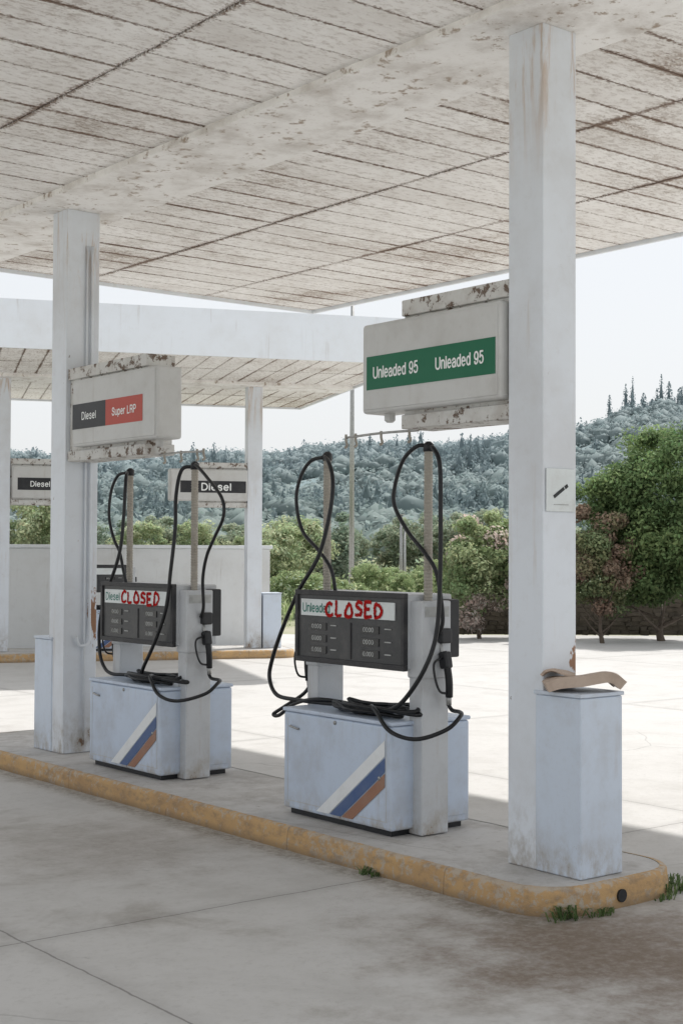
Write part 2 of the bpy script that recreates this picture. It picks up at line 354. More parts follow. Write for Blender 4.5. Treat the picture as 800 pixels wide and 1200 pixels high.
# ------------------------------------------------------------ island
def island(label,loc,rot,x0,x1,y0,y1,r=.25):
    t=thing('pump_island',label,'traffic island',loc,rot)
    def ring(ins,rr):
        out=[]
        for cx,cy,a0 in ((x1-r,y1-r,0),(x0+r,y1-r,90),(x0+r,y0+r,180),(x1-r,y0+r,270)):
            for k in range(9):
                a=math.radians(a0+k*90/8); out.append((cx+math.cos(a)*rr,cy+math.sin(a)*rr))
        return out
    prof=[(0.0,0.0),(.003,.05),(.005,.105),(.009,.127),(.020,.1385),(.045,.1405)]
    V=[];F=[]
    def densify(R):
        o=[]
        for i,(a,b) in enumerate(R):
            c,d=R[(i+1)%len(R)]; L=math.hypot(c-a,d-b); n=max(1,int(L/.035))
            for k in range(n): o.append((a+(c-a)*k/n,b+(d-b)*k/n))
        return o
    base=densify(ring(0,r)); n=len(base)
    for ins,z in prof:
        for (a,b) in base:
            qx=min(max(a,x0+r),x1-r); qy=min(max(b,y0+r),y1-r)
            dx,dy=qx-a,qy-b; L=math.hypot(dx,dy) or 1
            up=1 if z>.1 and ins<.03 else 0
            w=noise.noise(Vector((a*7,b*7,z*20)))*.007+max(0,noise.noise(Vector((a*5+9,b*5,1)))-.2)*.07*up+max(0,noise.noise(Vector((a*17+9,b*17,1)))-.3)*.035*up
            V.append((a+dx/L*(ins+w),b+dy/L*(ins+w),z-(abs(w)*.7 if up else 0)))
    for i in range(len(prof)-1):
        for k in range(n):
            k2=(k+1)%n; F.append((i*n+k,i*n+k2,(i+1)*n+k2,(i+1)*n+k))
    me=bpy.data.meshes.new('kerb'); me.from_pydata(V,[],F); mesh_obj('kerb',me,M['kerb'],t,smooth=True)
    top=[V[(len(prof)-1)*n+k] for k in range(n)]
    me=bpy.data.meshes.new('paving'); me.from_pydata([(a,b,.1385) for a,b,_ in top],[],[tuple(range(n))]); mesh_obj('paving',me,M['isl'],t)
    return t
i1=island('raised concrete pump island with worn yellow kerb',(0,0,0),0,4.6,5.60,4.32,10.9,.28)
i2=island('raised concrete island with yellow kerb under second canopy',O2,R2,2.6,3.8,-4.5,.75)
V,F=tube_data([Vector((5.08,4.314,.07)),Vector((5.08,4.345,.07))],.03,14)
me=bpy.data.meshes.new('drain_hole_disc'); me.from_pydata(V,[],F); mesh_obj('drain_hole_disc',me,M['dark'],i1)  # dark disc on the kerb face, its colour standing for the hole's shade

# ------------------------------------------------------------ metal boxes beside pillars
def mbox(label,loc,rot,x0,x1,y0,y1,h=.846):
    t=thing('metal_box',label,'metal box',loc,rot,'metal boxes at the pillar feet')
    boxes('casing',[(x0,x1,y0,y1,0,h-.02)],M['metalbox'],t,.008)
    boxes('lid',[(x0-.006,x1+.006,y0-.006,y1+.006,h-.018,h)],M['metalbox'],t,.004)
    return t
b1=mbox('pale blue metal box at pillar foot with clay scrap on top',(4.915,4.42,.14),0,0,.29,0,.285)
b2=mbox('pale blue metal box beside pillar foot',(4.912,9.62,.14),0,0,.29,0,.28)
b3=mbox('pale blue metal box beside distant pillar',(0,0,0),0,0,.29,0,.285)
b3.location=Matrix.Rotation(R2,3,'Z')@Vector((3.06,-4.35,0))+Vector(O2)+Vector((0,0,.14)); b3.rotation_euler=(0,0,R2)

def scrap(name,label,loc,rot,prof,l,th,seed,roll=0.0,crump=.006):
    """bent sheet: prof = cross-section polyline (y,z), extruded along local x"""
    t=thing(name,label,'debris',loc,0); t.rotation_euler=(roll,0,rot); n=16
    P=catmull([(0,a,b) for a,b in prof],6); m=len(P)-1; V=[];F=[]
    for s in (0,1):
        for i in range(n+1):
            for j,p in enumerate(P):
                u=i/n; v=j/m; d=(P[min(j+1,m)]-P[max(j-1,0)]).normalized(); q=Vector((0,-d.z,d.y))
                if q.z<0: q=-q
                e=p-q*(th*s)
                V.append(((u-.5)*l*(1+.10*math.sin(v*5+seed))+noise.noise(Vector((u*3,v*5,seed)))*.02,e.y+noise.noise(Vector((u*4,v*4,seed+9)))*.008,e.z*(.9+.15*math.sin(u*2.6+seed))+noise.noise(Vector((u*3.5,v*4,seed+5)))*crump))
    m1=m+1; k=(n+1)*m1
    for i in range(n):
        for j in range(m):
            a=i*m1+j; F.append((a,a+m1,a+m1+1,a+1)); F.append((k+a,k+a+1,k+a+m1+1,k+a+m1))
    for i in range(n):
        for j in (0,m):
            a=i*m1+j; b=a+m1; F.append((a,k+a,k+b,b) if j else (a,b,k+b,k+a))
    for j in range(m):
        for i in (0,n):
            a=i*m1+j; b=a+1; F.append((a,b,k+b,k+a) if i else (a,k+a,k+b,b))
    me=bpy.data.meshes.new('shell'); me.from_pydata(V,[],F); me.set_sharp_from_angle(angle=math.radians(50)); mesh_obj('shell',me,M['tile'],t,smooth=True)
scrap('broken_tile','thick beige curved tile-like slab lying on metal box',(5.06,4.55,.992),math.radians(50),[(.185,.040),(.15,.056),(.09,.062),(.02,.066),(-.05,.076),(-.11,.084),(-.16,.074),(-.195,.045)],.25,.046,1.3,0,.008)
scrap('broken_tile','thin curled beige scrap beside the pillar on metal box',(4.98,4.61,1.045),math.radians(40),[(.085,.02),(.06,.045),(.02,.05),(-.03,.035),(-.07,.022)],.12,.012,3.3,0,.008)

# ------------------------------------------------------------ signs
def sign(label,loc,rot,yb,ys,bands,sgn,letters):
    t=thing('fuel_sign',label,'sign',loc,rot,'fuel grade signs on the pillars')
    boxes('mounting_box',[(-.10,.13,min(yb),max(yb),-.31,-.235),(-.10,.13,min(yb),max(yb),.29,.375),(-.08,.11,min(yb),max(yb),-.236,.291)],M['brk'],t,.006)
    boxes('casing',[(-.149,.05,ys[0],ys[1],-.215,.27)],M['sign'],t,.02)
    boxes('face_frame',[(-.155,-.147,ys[0]+.018,ys[1]-.018,-.195,.25)],M['sign'],t,.003)
    for (a,b,mk) in bands:
        boxes('colour_band',[(-.1575,-.153,min(a,b),max(a,b),-.09,.09)],M[mk],t)
    for (s,y,w,cap,wt) in letters:
        lettering(s,cap,(-.1582,y,-cap/2),M['wtext'],t,w,wt)
    for y in (ys[0]+.12,ys[1]-.12):
        V,F=tube_data([Vector((-.05,y,-.214)),Vector((-.05,y,-.25)),Vector((-.05,y,-.262))],[.03,.03,.018],12)
        me=bpy.data.meshes.new('lamp_holder'); me.from_pydata(V,[],F); mesh_obj('lamp_holder',me,M['sign'],t)
    return t
sign('white fuel sign with green band reading Unleaded 95 twice',(5.035,4.89,2.595),0,(.002,.81),(.02,1.08),[(1.03,.048,'green')],1,[('Unleaded 95',.97,.355,.058,.16),('Unleaded 95',.475,.345,.058,.16)])
sign('white fuel sign with black Diesel and red Super LRP band',(5.035,9.45,2.595),0,(-1.12,-.002),(-1.344,-.17),[(-.185,-.67,'blackb'),(-.67,-1.17,'redb')],-1,[('Diesel',-.33,.20,.050,.17),('Super LRP',-.765,.32,.050,.17)])
def on2(x,y,z): return tuple(Matrix.Rotation(R2,3,'Z')@Vector((x,y,z))+Vector(O2))
sign('white fuel sign with black band reading Diesel',on2(3.2,-3.81,2.60),R2,(.0,.81),(.0,1.2),[(1.04,.03,'blackb')],1,[('Diesel',.71,.44,.10,.2)])
sign('white fuel sign with black band reading Diesel',on2(3.2,-.27,2.60),R2,(-.81,.0),(-1.2,-.02),[(-.1,-1.02,'blackb')],1,[('Diesel',-.29,.27,.072,.18)])
def rod(loc,y1,rot=0):
    t=thing('hose_hanger_rail','thin metal hose hanger rail with small hooks','rail',loc,rot,'hose hanger rails')
    tube('rail',[(0,0,0),(0,y1*.5,.004),(0,y1,-.004)],.007,M['steel'],t,8,4)
    for k in (.12,.5,.86,1.0):
        tube('hook',[(0,y1*k,.015),(0,y1*k,-.02),(.008,y1*k,-.05),(-.008,y1*k,-.06)],.008,M['mast'],t,6,4)
rod((5.05,5.69,2.285),.62); rod((5.05,8.34,2.285),-.55)

ns=thing('warning_plate','small white warning plate with cigarette symbol on pillar','sign',(4.935,4.656,1.83))
boxes('plate',[(0,.20,-.004,0,0,.205)],M['white'],ns,.002)
def pn(name,vs,mat,y): 
    return poly(name,[(a,y,b) for a,b in vs],mat,ns,.0015,(0,-1,0))
pn('cigarette_symbol',[(.045,.075),(.055,.062),(.125,.105),(.115,.118)],M['dark'],-.0045)
pn('cigarette_tip',[(.122,.121),(.131,.107),(.15,.119),(.141,.133)],M['dark'],-.0045)
pn('baseline_mark',[(.05,.035),(.05,.031),(.15,.031),(.15,.035)],M['digit'],-.0045)

# ------------------------------------------------------------ pumps
GL={'C':[[(.75,.85),(.4,1),(.05,.6),(.1,.15),(.45,0),(.8,.15)]],'L':[[(.15,1),(.12,.5),(.1,0),(.7,.02)]],
'O':[[(.48,1.03),(.2,.72),(.04,.2),(.2,-.02),(.55,-.02),(.8,.15),(.70,.72),(.46,1.0),(.34,.93)]],'S':[[(.78,.9),(.35,1.02),(.1,.75),(.68,.38),(.6,.05),(.05,.05)]],
'E':[[(.75,1),(.42,.98),(.1,.95),(.1,.5),(.1,0),(.45,-.02),(.8,.03)],[(.1,.5),(.6,.52)]],'D':[[(.12,0),(.12,.5),(.15,1),(.6,.9),(.82,.5),(.5,.06),(.0,-.02)]]}
def graffiti(parent,y,z,w,h,x,seed):
    random.seed(seed); V=[];F=[]; lw=w/6; li=0
    for i,ch in enumerate('CLOSED'):
        jz=random.uniform(-.008,.008); hh=h*random.uniform(.86,1.14); sk=random.uniform(-.2,.2)
        for st in GL[ch]:
            for ps in (0,1):
                P=catmull([(0,-(i+a*.95+sk*b*.6+random.uniform(-.04,.04)*ps)*lw,jz+b*hh+random.uniform(-.004,.004)*ps) for a,b in (st if not ps else st[:max(2,len(st)-random.randint(0,2))])],7); n=len(P); b0=len(V); li+=1
                for k,p in enumerate(P):
                    d=(P[min(k+1,n-1)]-P[max(k-1,0)]).normalized(); q=Vector((0,-d.z,d.y))
                    r=.0088*(1+.8*noise.noise(Vector((k*.6,i*3.1,seed+ps))))*(.7 if k in (0,n-1) else 1); r2=.0088*(1+.8*noise.noise(Vector((k*.9,i*3.1,seed+7+ps))))
                    V.append(tuple(p+q*r+Vector((x-li*.0001,y,z)))); V.append(tuple(p-q*r2+Vector((x-li*.0001,y,z))))
                for k in range(n-1): F.append((b0+2*k,b0+2*k+1,b0+2*k+3,b0+2*k+2))
    me=bpy.data.meshes.new('graffiti'); me.from_pydata(V,[],F); mesh_obj('graffiti',me,M['graf'],parent)

def mast(parent,x,y,z0,z1):
    n=90; P=[Vector((x,y,z0+(z1-z0)*i/n)) for i in range(n+1)]; R=[.0215+(.0035 if i%2 else 0) for i in range(n+1)]
    V,F=tube_data(P,R,12); me=bpy.data.meshes.new('hose_mast'); me.from_pydata(V,[],F); mesh_obj('hose_mast',me,M['mast'],parent)
    tube('mast_cap',[(x,y,z1-.01),(x,y,z1+.03),(x,y,z1+.045)],[.029,.029,.012],M['dark'],parent,12,0)

def nozzle(parent,x,y,z,s):
    t=bpy.data.objects.new('nozzle',None); link(t,parent); t.location=(x,y,z); t.rotation_euler=(math.radians(7)*s,math.radians(-4),0)
    tube('spout',[(0,-s*.03,.34),(0,0,.26),(0,s*.02,.17)],.011,M['steel'],t,10,5)
    tube('grip',[(0,s*.02,.20),(0,s*.035,.12),(0,s*.035,.04),(.0,s*.02,-.04)],.020,M['rub'],t,12,5)
    boxes('valve_body',[(-.025,.025,min(s*.0,s*.06),max(s*.0,s*.06),.11,.20)],M['dark'],t,.012)
    tube('trigger_guard',[(-.02,s*.03,.17),(-.085,s*.035,.15),(-.095,s*.035,.08),(-.07,s*.03,.0),(-.01,s*.02,-.02)],.0065,M['dark'],t,8,5)
    tube('swivel',[(0,s*.02,-.03),(.0,s*.01,-.08)],.015,M['steel'],t,10,2)
def pump(label,loc,rot,fuel,graf,variant,group='fuel pumps'):
    t=thing('fuel_pump',label,'fuel pump',loc,rot,group)
    b=bpy.data.objects.new('cabinet',None); link(b,t)
    boxes('plinth',[(-.25,.25,-.44,.44,0,.034)],M['dark'],b)
    boxes('casing',[(-.28,.28,-.475,.475,.032,.578)],M['cab'],b,.014)
    boxes('lid',[(-.286,.286,-.481,.481,.580,.602)],M['cab'],b,.008)
    boxes('panel_seam',[(-.2815,-.279,-.43,.43,.075,.079),(-.2815,-.279,.432,.436,.075,.545),(-.2815,-.279,-.436,-.432,.075,.545)],M['col'],b)
    boxes('side_panel',[(.02,.25,-.4795,-.474,.07,.54)],M['cab'],b,.004)
    tube('latch',[(-.282,.40,.50),(-.292,.40,.50),(-.298,.37,.498),(-.292,.33,.49),(-.282,.33,.49)],.006,M['steel'],b,8,4)
    for yy,zz in ((.0,.555),(-.38,.3)):
        tube('lock',[(-.279,yy,zz),(-.285,yy,zz)],.011,M['steel'],b,12,0)
    def st(name,mk,a0,a1,t0,t1):
        X=-.2825; poly(name,[(X,.475-a0,.052),(X,.475-a1,.052),(X,.475-.90,t1),(X,.475-.90,t0)],M[mk],b,.0015)
    st('white_stripe','sw',.315,.425,.505,.42); st('blue_stripe','sb',.435,.53,.412,.338); st('orange_stripe','so',.54,.63,.330,.26)
    for s in (1,-1):
        def B(x0,x1,y0,y1,z0,z1): 
            return (x0,x1,y0,y1,z0,z1) if s==1 else (-x1,-x0,-y1,-y0,z0,z1)
        cc=bpy.data.objects.new('column',None); link(cc,t)
        boxes('post',[B(-.13,.06,-.545,-.44,.004,.83)],M['col'],cc,.008)
        boxes('head',[B(-.137,.068,-.555,-.432,.825,1.235)],M['col'],cc,.01)
        boxes('rear_housing',[B(.070,.145,-.54,-.44,.93,1.24)],M['dark'],cc,.01)
        boxes('nozzle_boot',[B(-.035,.045,-.592,-.553,1.01,1.09)],M['dark'],cc,.012)
        boxes('face_label',[B(-.12,.05,-.5575,-.5545,1.15,1.205)],M['digit'],cc)
        if variant<2: mast(cc,-.04*s,-.49*s,1.23,2.04)
        nozzle(t,.01*s,-.575*s,.765,-s)
    d=bpy.data.objects.new('display',None); link(d,t)
    boxes('casing',[(-.165,.16,-.462,.492,.868,1.268)],M['col'],d,.012)
    boxes('bezel',[(-.19,-.160,-.466,.496,.862,.892),(-.19,-.160,-.466,.496,1.246,1.274),(-.19,-.160,-.466,-.44,.892,1.246),(-.19,-.160,.47,.496,.892,1.246)],M['frame'],d,.003)
    boxes('panel',[(-.178,-.160,-.44,.47,.892,1.246)],M['disp'],d)
    boxes('label_strip',[(-.186,-.177,-.385,.44,1.128,1.222)],M['white'],d)
    lettering(fuel,.048,(-.187,.42,1.150),M['gtext'],d,.030*len(fuel)+.005,.16)
    boxes('divider',[(-.183,-.177,-.012,-.004,.90,1.10)],M['frame'],d)
    for y0 in (.36,-.10):
        for z0,s in ((1.048,'0000'),(.981,'0000'),(.916,'0.000')):
            boxes('digit_window',[(-.1835,-.1775,y0-.15,y0,z0,z0+.042)],M['lcd'],d)
            text('digits',s,.036,(-.1845,y0-.02,z0+.009),M['digit'],d,width=.09)
    for y0 in (.17,-.30):
        for z0 in (1.075,1.005,.938):
            boxes('printed_caption',[(-.1832,-.1775,y0-.05,y0,z0,z0+.006)],M['digit'],d)
    if graf: graffiti(d,.205,1.136,.51,.072,-.1885,graf)
    def H(pts,r=.0112): tube('hose',[(a-5.13,b-6.145,c-.14) for a,b,c in pts],r,M['rub'],t,10,8)
    b2=.05 if variant==1 else 0
    H([(5.143,5.555,.832),(5.15,5.53,.80),(5.12,5.44-b2,.80),(5.06,5.37-b2,.79),(4.97,5.38-b2,.725),(4.87,5.50,.672),(4.83,5.66,.70),(4.845,5.79,.79),(4.93,5.93,.80),(5.03,6.04,.775),(5.10,6.12,.73)])
    if variant==0:
        H([(5.09,5.655,2.20),(5.05,5.70,2.20),(5.03,5.79,2.13),(5.03,5.86,1.99),(5.03,5.86,1.88),(5.04,5.76,1.74),(5.05,5.65,1.64),(5.06,5.565,1.54),(5.08,5.545,1.40),(5.09,5.54,1.27),(5.09,5.57,1.2)])
        H([(5.09,5.65,2.19),(5.05,5.57,2.18),(5.03,5.50,2.09),(5.02,5.482,1.845),(5.02,5.485,1.5),(5.0,5.49,1.21),(4.95,5.53,1.02),(4.92,5.66,.85),(4.95,5.82,.785),(5.05,6.0,.77),(5.15,6.1,.73)],.0125)
        H([(5.13,6.62,2.19),(5.11,6.72,2.17),(5.09,6.79,2.08),(5.08,6.82,1.94),(5.08,6.76,1.76),(5.08,6.6,1.64),(5.08,6.48,1.53),(5.10,6.46,1.38),(5.12,6.47,1.3)])
        H([(5.13,6.61,2.19),(5.10,6.53,2.15),(5.07,6.455,2.04),(5.05,6.455,1.86),(5.02,6.52,1.61),(4.97,6.64,1.41),(5.0,6.84,1.18),(5.02,6.97,.99),(5.02,7.0,.87),(5.0,6.90,.78),(5.0,6.72,.765),(5.02,6.45,.765),(5.05,6.3,.765),(5.1,6.2,.73)],.0125)
        H([(5.12,6.735,.83),(5.09,6.77,.78),(5.03,6.88,.70),(5.0,6.93,.66),(5.0,6.87,.66),(5.0,6.72,.74),(5.0,6.5,.785),(5.08,6.3,.77),(5.12,6.22,.73)])
    elif variant==1:
        H([(5.09,5.655,2.20),(5.05,5.57,2.19),(5.03,5.42,2.11),(5.02,5.23,1.97),(5.02,5.21,1.85),(5.04,5.34,1.72),(5.06,5.46,1.60),(5.07,5.52,1.45),(5.09,5.54,1.27),(5.09,5.57,1.2)])
        H([(5.09,5.65,2.19),(5.03,5.72,2.17),(4.98,5.71,2.0),(4.95,5.67,1.78),(4.93,5.69,1.5),(4.92,5.73,1.25),(4.90,5.84,1.02),(4.90,5.97,.86),(4.96,6.1,.79),(5.06,6.2,.77),(5.12,6.24,.73)],.0125)
        H([(5.13,6.62,2.19),(5.10,6.69,2.17),(5.08,6.75,2.06),(5.07,6.76,1.88),(5.07,6.69,1.72),(5.08,6.62,1.62),(5.08,6.57,1.50),(5.10,6.55,1.38),(5.12,6.57,1.3)])
        H([(5.13,6.61,2.19),(5.08,6.54,2.15),(5.05,6.50,2.04),(5.04,6.50,1.86),(5.02,6.52,1.61),(4.99,6.66,1.30),(4.99,6.74,1.10),(5.0,6.75,.90),(5.0,6.68,.80),(5.0,6.58,.765),(5.02,6.45,.765),(5.05,6.3,.765),(5.1,6.2,.73)],.0125)
    for (cx,cy,ra,rb,nn,ph) in ((5.0,6.05,.10,.25,50,0.0),(4.97,5.92,.085,.30,34,1.7)):
        P=[(cx,cy,.73)]
        for i in range(nn):
            a=i*.36+ph; rx=ra+.025*math.sin(i*.9+ph); ry=rb+.05*math.sin(i*.55+variant+ph); P.append((cx+.03*math.sin(i*.3)+rx*math.cos(a),cy+ry*math.sin(a),.758+.03*(i/nn)+.010*math.sin(a*2.3)+(.022 if ph else 0)))
        P.append((cx+.02,cy,.735)); H(P,.0115)
    return t
pump('fuel pump with Unleaded display and red CLOSED graffiti',(5.13,6.145,.14),0,'Unleaded',3,0)
pump('fuel pump with Diesel display and red CLOSED graffiti',(5.13,8.445,.14),0,'Diesel',5,1)
pump('unused fuel pump under the second canopy',on2(3.2,-1.55,.14),R2,'Diesel',None,2)

# ------------------------------------------------------------ site frame (a = away, s = sideways)
FW=Vector((.6225,.7826,0)); RT=Vector((.7826,-.6225,0))
def site(d,s,z=0.0): v=FW*d+RT*s; return (v.x,v.y,z)
def quad(name,pts,mat,sub=False):
    me=bpy.data.meshes.new(name); me.from_pydata(pts,[],[(0,1,2,3)]); o=mesh_obj(name,me,mat); o['kind']='structure'; return o
quad('ground',[(-2500,-2500,-.03),(2500,-2500,-.03),(2500,2500,-.03),(-2500,2500,-.03)],M['earth'])
quad('forecourt',[site(-30,-45,GZ),site(-30,45,GZ),site(27.6,45,GZ),site(27.6,-45,GZ)],M['conc'])
quad('road',[site(44,-10,.02),site(44,70,.02),site(50,70,.02),site(50,-10,.02)],M['conc'])

w=thing('boundary_wall','low white rendered boundary wall with coping','wall',O2,R2)
boxes('wall_body',[(5.6,5.8,-4.75,9.0,0,1.66)],M['wallw'],w,.01)
boxes('coping',[(5.56,5.84,-4.79,9.0,1.662,1.72)],M['fascia'],w,.01)
def rubble():
    t=thing('stone_wall','low dark rubble stone wall behind the forecourt','wall',site(28.2,9.0)); a=math.atan2(RT.y,RT.x); t.rotation_euler=(0,0,a)
    random.seed(11); V=[];F=[]
    boxes('wall_core',[(-7.6,9,-.13,.14,0,.78)],M['stone'],t,.02)
    for row in range(9):
        x=-7.6
        while x<9:
            wd=random.uniform(.10,.34); h=.09; d=random.uniform(-.03,.02)
            i=len(V); j=lambda:random.uniform(-.022,.022)
            x0,x1,z0,z1=x+.01,x+wd-.01,row*h+.004,row*h+h-.006
            for (aa,bb,cc) in ((x0,-.15+d,z0),(x1,-.15+d,z0),(x1,.15,z0),(x0,.15,z0),(x0,-.15+d,z1),(x1,-.15+d,z1),(x1,.15,z1),(x0,.15,z1)): V.append((aa+j(),bb+j(),cc+j()))
            F+=[(i,i+3,i+2,i+1),(i+4,i+5,i+6,i+7),(i,i+1,i+5,i+4),(i+1,i+2,i+6,i+5),(i+2,i+3,i+7,i+6),(i+3,i,i+4,i+7)]
            x+=wd
    me=bpy.data.meshes.new('stonework'); me.from_pydata(V,[],F); mesh_obj('stonework',me,M['stone'],t,bevel=.015)
rubble()

# ------------------------------------------------------------ foliage
def leaves(clumps,size,asp=.5,jit=.65,var=1.0):
    PV=[];PC=[]
    for cl_ in clumps:
        c,r,n,col=cl_[:4]; size_=cl_[4] if len(cl_)>4 else size
        d=rng.normal(size=(n,3)); d/=np.linalg.norm(d,axis=1)[:,None]
        rad=(rng.random(n)**.45)[:,None]; p=np.array(c)+d*rad*np.array(r)
        nn=d+np.array((0,0,.3))+rng.normal(size=(n,3))*jit; nn/=np.linalg.norm(nn,axis=1)[:,None]
        a=np.cross(nn,rng.normal(size=(n,3))); a/=np.linalg.norm(a,axis=1)[:,None]; b=np.cross(nn,a)
        s=(size_*(.6+.8*rng.random(n)))[:,None]
        q=np.stack([p-a*s,p-b*s*asp,p+a*s,p+b*s*asp],1); PV.append(q.reshape(-1,3))
        k=(1+var*.3*(rng.random(n)*2-1))*(.68+.32*rad[:,0])*(.87+.2*d[:,2]); cc=np.array(col)[None,:]*k[:,None]  # crown shading in the colour: darker inside and underneath, lighter on top
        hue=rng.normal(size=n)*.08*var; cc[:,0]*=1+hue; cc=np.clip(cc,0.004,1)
        PC.append(np.repeat(np.concatenate([cc,np.ones((n,1))],1),4,0))
    return np.concatenate(PV),np.concatenate(PC)
def blades(clumps):
    PV=[];PC=[]
    for c,r,n,col,h in clumps:
        a=rng.random(n)*6.283; q=r*np.sqrt(rng.random(n)); b0=np.stack([c[0]+np.cos(a)*q,c[1]+np.sin(a)*q,np.full(n,c[2])],1)
        hh=h*(.5+.6*rng.random(n)); lean=rng.normal(size=(n,2))*.3*hh[:,None]; t=rng.random(n)*6.283; w=(.02*(.6+.8*rng.random(n)))[:,None]
        wv=np.stack([np.cos(t),np.sin(t),np.zeros(n)],1)*w
        mid=b0+np.stack([lean[:,0]*.35,lean[:,1]*.35,hh*.6],1); tip=b0+np.stack([lean[:,0],lean[:,1],hh],1)
        PV.append(np.stack([b0,mid-wv,tip,mid+wv],1).reshape(-1,3)); k=(.75+.5*rng.random(n)); cc=np.array(col)[None]*k[:,None]; PC.append(np.repeat(np.concatenate([cc,np.ones((n,1))],1),4,0))
    return np.concatenate(PV),np.concatenate(PC)
def leafmesh(name,V,C,TV=None,TF=None,TC=None):
    n=len(V)//4; nv=len(V); li=np.arange(nv,dtype=np.int32); ls=np.arange(0,nv,4,dtype=np.int32); lt=np.full(n,4,dtype=np.int32); sm=np.zeros(n,dtype=bool)
    if TV is not None:
        li=np.concatenate([li,(TF+nv).ravel().astype(np.int32)]); ls=np.concatenate([ls,nv+np.arange(0,3*len(TF),3,dtype=np.int32)]); lt=np.concatenate([lt,np.full(len(TF),3,dtype=np.int32)]); sm=np.concatenate([sm,np.ones(len(TF),dtype=bool)])
        V=np.concatenate([V,TV]); C=np.concatenate([C,TC])
    me=bpy.data.meshes.new(name); me.vertices.add(len(V)); me.vertices.foreach_set('co',V.astype(np.float32).ravel())
    me.loops.add(len(li)); me.loops.foreach_set('vertex_index',li)
    me.polygons.add(len(ls)); me.polygons.foreach_set('loop_start',ls)
    try: me.polygons.foreach_set('loop_total',lt)
    except Exception: pass
    me.polygons.foreach_set('use_smooth',sm)
    me.update(calc_edges=True)
    at=me.color_attributes.new('Col','FLOAT_COLOR','POINT'); at.data.foreach_set('color',C.astype(np.float32).ravel()); me.validate(); return me
def crown_clumps(z0,z1,rx,ncl,nl,cols,seed,cr=.33,flat=0.0):
    random.seed(seed); out=[]; zc=(z0+z1)/2; h=(z1-z0)/2
    for i in range(ncl):
        while True:
            x,y,z=[random.uniform(-1,1) for _ in range(3)]
            q=x*x+y*y+z*z
            if .18<q<1: break
        k=.8+.45*noise.noise(Vector((x*1.7+seed,y*1.7,z*1.7)))
        r=cr*random.uniform(.55,1.2); col=random.choice(cols); sh=.78+.34*(z*.5+.5); col=tuple(a*sh for a in col)  # sh puts shading into the colour, lower clumps darker
        out.append(((x*rx*k,y*rx*k,zc+z*h*k),(r,r,r*.75),nl,col))
    return out
def trunk_mesh(h,r,seed,spread=.5,nb=6):
    random.seed(seed); V=[];F=[]
    P=catmull([(0,0,-.05),(.04*random.uniform(-1,1),.04,h*.4),(.1*random.uniform(-1,1),.08*random.uniform(-1,1),h*.9)],5); n=len(P)
    tube_data(P,[r*(1.15-.6*i/n) for i in range(n)],8,V,F)
    for k in range(nb):
        a=k*2*math.pi/nb+random.uniform(-.4,.4); b=P[int(n*random.uniform(.35,.95))-1]
        e=b+Vector((math.cos(a)*spread,math.sin(a)*spread,h*random.uniform(.5,1.0)))
        Q=catmull([b,(b+e)/2+Vector((0,0,-.05*h)),e],4); m=len(Q); tube_data(Q,[r*.5*(1-.75*i/m) for i in range(m)],6,V,F)
    me=bpy.data.meshes.new('trunk'); me.from_pydata(V,[],F); return me
def tree(name,label,cat,loc,h0,h1,rx,ncl,nl,cols,seed,leaf=.05,cr=.33,tr=.06,group=None):
    t=thing(name,label,cat,loc,0,group)
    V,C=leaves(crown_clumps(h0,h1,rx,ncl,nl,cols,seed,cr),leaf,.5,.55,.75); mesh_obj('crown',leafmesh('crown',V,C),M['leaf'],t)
    mesh_obj('trunk',trunk_mesh(max(h0*1.5,.5),tr,seed,rx*.55),M['bark'],t,smooth=True); return t
G1=[(.195,.285,.12),(.165,.245,.105),(.25,.345,.145)]
PK=[(.36,.27,.20),(.26,.29,.15),(.25,.31,.16),(.42,.30,.23),(.29,.27,.16),(.28,.33,.17)]
LG=[(.35,.44,.22),(.29,.385,.19),(.43,.50,.28)]
def T(name,label,cat,px,d,*a,**k): return tree(name,label,cat,site(d,(px-400)/1667*d),*a,**k)
T('green_tree','dense round green tree by the stone wall','tree',775,26,.30,4.15,1.68,190,360,G1,3,leaf=.040,cr=.40,tr=.07)
T('flowering_shrub','reddish flowering shrub beside the green tree','shrub',706,25.3,.4,2.65,.66,56,330,PK,4,leaf=.035,cr=.26,tr=.04)
T('flowering_shrub','green shrub with pale pink blossom by stone wall','shrub',562,26.4,.25,2.45,.86,64,340,LG+[(.66,.56,.50),(.34,.42,.22)],5,leaf=.038,cr=.3,tr=.04)
T('flowering_shrub','leafy reddish green shrub behind the pillar','shrub',612,26.8,.4,2.6,.6,40,260,PK+G1,6,leaf=.040,cr=.3,tr=.04)
kinds=[]
OL=[(.38,.44,.32),(.31,.375,.26),(.44,.49,.36)]; DG=[(.25,.32,.235),(.30,.37,.27)]; YG=[(.47,.54,.32),(.40,.48,.28),(.52,.57,.37)]
for s,cols in ((21,OL),(22,DG),(23,YG),(24,LG)):
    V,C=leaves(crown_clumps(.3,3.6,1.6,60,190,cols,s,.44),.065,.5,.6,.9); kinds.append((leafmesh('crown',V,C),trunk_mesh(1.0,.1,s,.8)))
random.seed(5)
